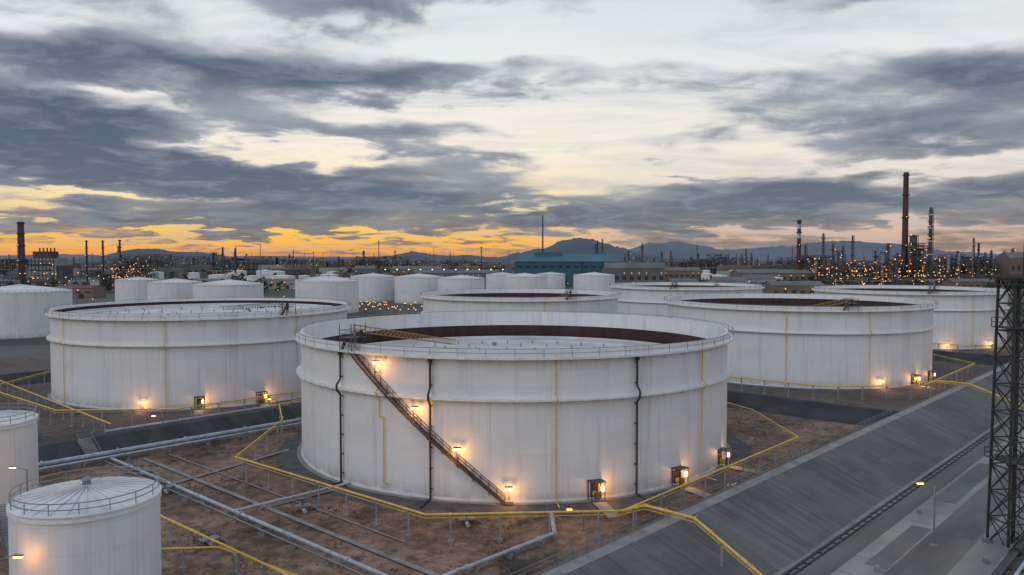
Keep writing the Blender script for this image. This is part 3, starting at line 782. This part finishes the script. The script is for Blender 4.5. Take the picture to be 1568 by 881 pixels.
wn=nt.nodes.new('ShaderNodeTexNoise'); nt.links.new(mapped(pv,loc=(0,0,5)),wn.inputs['Vector']); wn.inputs['Scale'].default_value=1.9; wn.inputs['Detail'].default_value=5
wr,wg,wb_=sep(nt,wn.outputs['Color'])
azw=az+(wr-.5)*.24
elw=el+(wg-.5)*.085+(nB-.5)*.035
q2=comb(nt,azw,elw,0.)
def A(px): return math.atan((px-784)/1220)
def E(px,py): return math.atan((394-py)/1220*math.cos(A(px)))
G=[(330,108,340,30,-4,.90),(640,118,240,17,0,.85),(60,175,150,70,0,.90),(150,240,310,40,-4,1.0),(430,190,210,20,-5,.8),(730,232,130,14,-6,.85),
 (1340,168,260,34,4,1.0),(1110,120,150,18,2,.55),(1420,218,220,16,5,.7),(590,4,130,20,0,.95),(1050,322,660,26,0,.9),(380,280,280,22,-3,.9),
 (1400,3,180,10,0,.6),(640,345,330,9,0,.5),(60,325,160,7,0,.6),(1040,268,100,6,0,.7),(1500,110,120,14,0,.5),(1350,295,280,22,0,.75),(1300,378,420,9,0,.55),(560,262,160,12,0,.45),(250,352,330,4,0,.5),(420,380,420,3,0,.35),
 (890,190,170,62,0,-.8),(180,147,120,12,-6,-1.2),(150,299,150,8,0,-1.4),(400,234,130,11,0,-1.1),(240,368,330,6,0,-.6),(700,370,260,7,0,-.6),(900,50,300,34,0,-.7),(1310,60,220,20,0,-.5),
 (80,40,110,18,0,-.8),(620,168,170,14,0,-.8),(1380,258,200,8,0,-.5),(780,315,80,5,0,-1.0),(1250,354,170,5,0,-.9),(1140,235,110,20,0,-.5),(700,50,110,22,0,-.5)]
dens=(nA-.5)*2.4+(nB-.5)*1.5+.08
for cx,cy,rx,ry,rot,amp in G:
    a,e=A(cx),E(cx,cy); RX=rx/1220*math.cos(a)**2; RY=ry/1220*math.cos(a)
    mv=mapped(q2,(a,e,0),rad(rot),(RX,RY,1),'TEXTURE')
    dn=nt.nodes.new('ShaderNodeVectorMath'); dn.operation='DOT_PRODUCT'; nt.links.new(mv,dn.inputs[0]); nt.links.new(mv,dn.inputs[1])
    pw=nt.nodes.new('ShaderNodeMath'); pw.operation='POWER'; pw.inputs[0].default_value=math.exp(-.6); nt.links.new(dn.outputs['Value'],pw.inputs[1])
    dens=S(nt,pw.outputs[0])._m('MULTIPLY_ADD',amp,dens)
D=dens.sm(-.12,.58); thick=dens.sm(.10,1.35)
def R_(stops): return [(min(1,max(0,p/.5)),srgb(*c)) for p,c in stops]
eln=el/.5
left=ramp(nt,eln,R_([(0,(240,146,66)),(.012,(251,180,74)),(.03,(254,200,92)),(.055,(255,222,140)),(.085,(252,232,188)),(.13,(250,240,220)),(.22,(238,239,237)),(.32,(220,227,232)),(.5,(190,203,222))]))
right=ramp(nt,eln,R_([(0,(182,160,152)),(.02,(216,178,152)),(.04,(222,194,172)),(.08,(228,219,205)),(.14,(246,239,224)),(.22,(234,235,234)),(.32,(214,223,231)),(.5,(185,200,222))]))
gl=az.sm(-.02,.20)
clear=mix(nt,gl,left,right)
wisp=nW.sm(.42,.68)
clear=mix(nt,wisp*.60,clear,mix(nt,.60,clear,srgb(156,170,190)))
thin=ramp(nt,eln,R_([(0,(166,132,104)),(.03,(164,146,130)),(.07,(168,168,168)),(.15,(178,183,190)),(.3,(170,179,190)),(.5,(160,170,185))]))
dark=ramp(nt,eln,R_([(0,(96,92,98)),(.03,(106,110,118)),(.07,(104,115,128)),(.14,(90,103,120)),(.3,(92,105,124)),(.5,(105,118,138))]))
cl=mix(nt,thick,thin,dark)
cl=mix(nt,nB.sm(.44,.68)*.45,cl,srgb(158,166,176))
cl=mix(nt,nW.sm(.5,.72)*.30,cl,srgb(100,112,131))
col=mix(nt,D,clear,cl)
bo=(y*-1+.2).sm(0,.9)*.15+1.0  # sky behind the camera lifted slightly, added fill on the tank fronts
bgc=nt.nodes.new('ShaderNodeVectorMath'); bgc.operation='SCALE'; nt.links.new(col,bgc.inputs[0]); nt.links.new(bo.k,bgc.inputs['Scale'])
bg=nt.nodes.new('ShaderNodeBackground'); bg.inputs[1].default_value=1.0; nt.links.new(bgc.outputs[0],bg.inputs[0])
out=nt.nodes.new('ShaderNodeOutputWorld'); nt.links.new(bg.outputs[0],out.inputs[0])
w.cycles.sampling_method='MANUAL'; w.cycles.sample_map_resolution=256

sl=bpy.data.lights.new('overcast_fill','SUN'); sl.energy=.5; sl.angle=rad(30); sl.color=(.95,.97,1)  # soft fill from behind the camera, added to simulate bright cloud overhead
so=bpy.data.objects.new('overcast_fill',sl); sc.collection.objects.link(so); so.rotation_euler=Vector((.6,.6,-.7)).to_track_quat('-Z','Y').to_euler()

# ------------------------------------------------------------------ camera
cam=bpy.data.cameras.new('camera'); cam.sensor_width=36; cam.lens=28.0; cam.clip_end=60000; cam.clip_start=.5
co=bpy.data.objects.new('camera',cam); sc.collection.objects.link(co); co.location=(0,0,35.3); co.rotation_euler=(rad(90-2.18),0,0)
sc.camera=co
sc.view_settings.view_transform='Standard'; sc.view_settings.look='None'; sc.view_settings.exposure=0
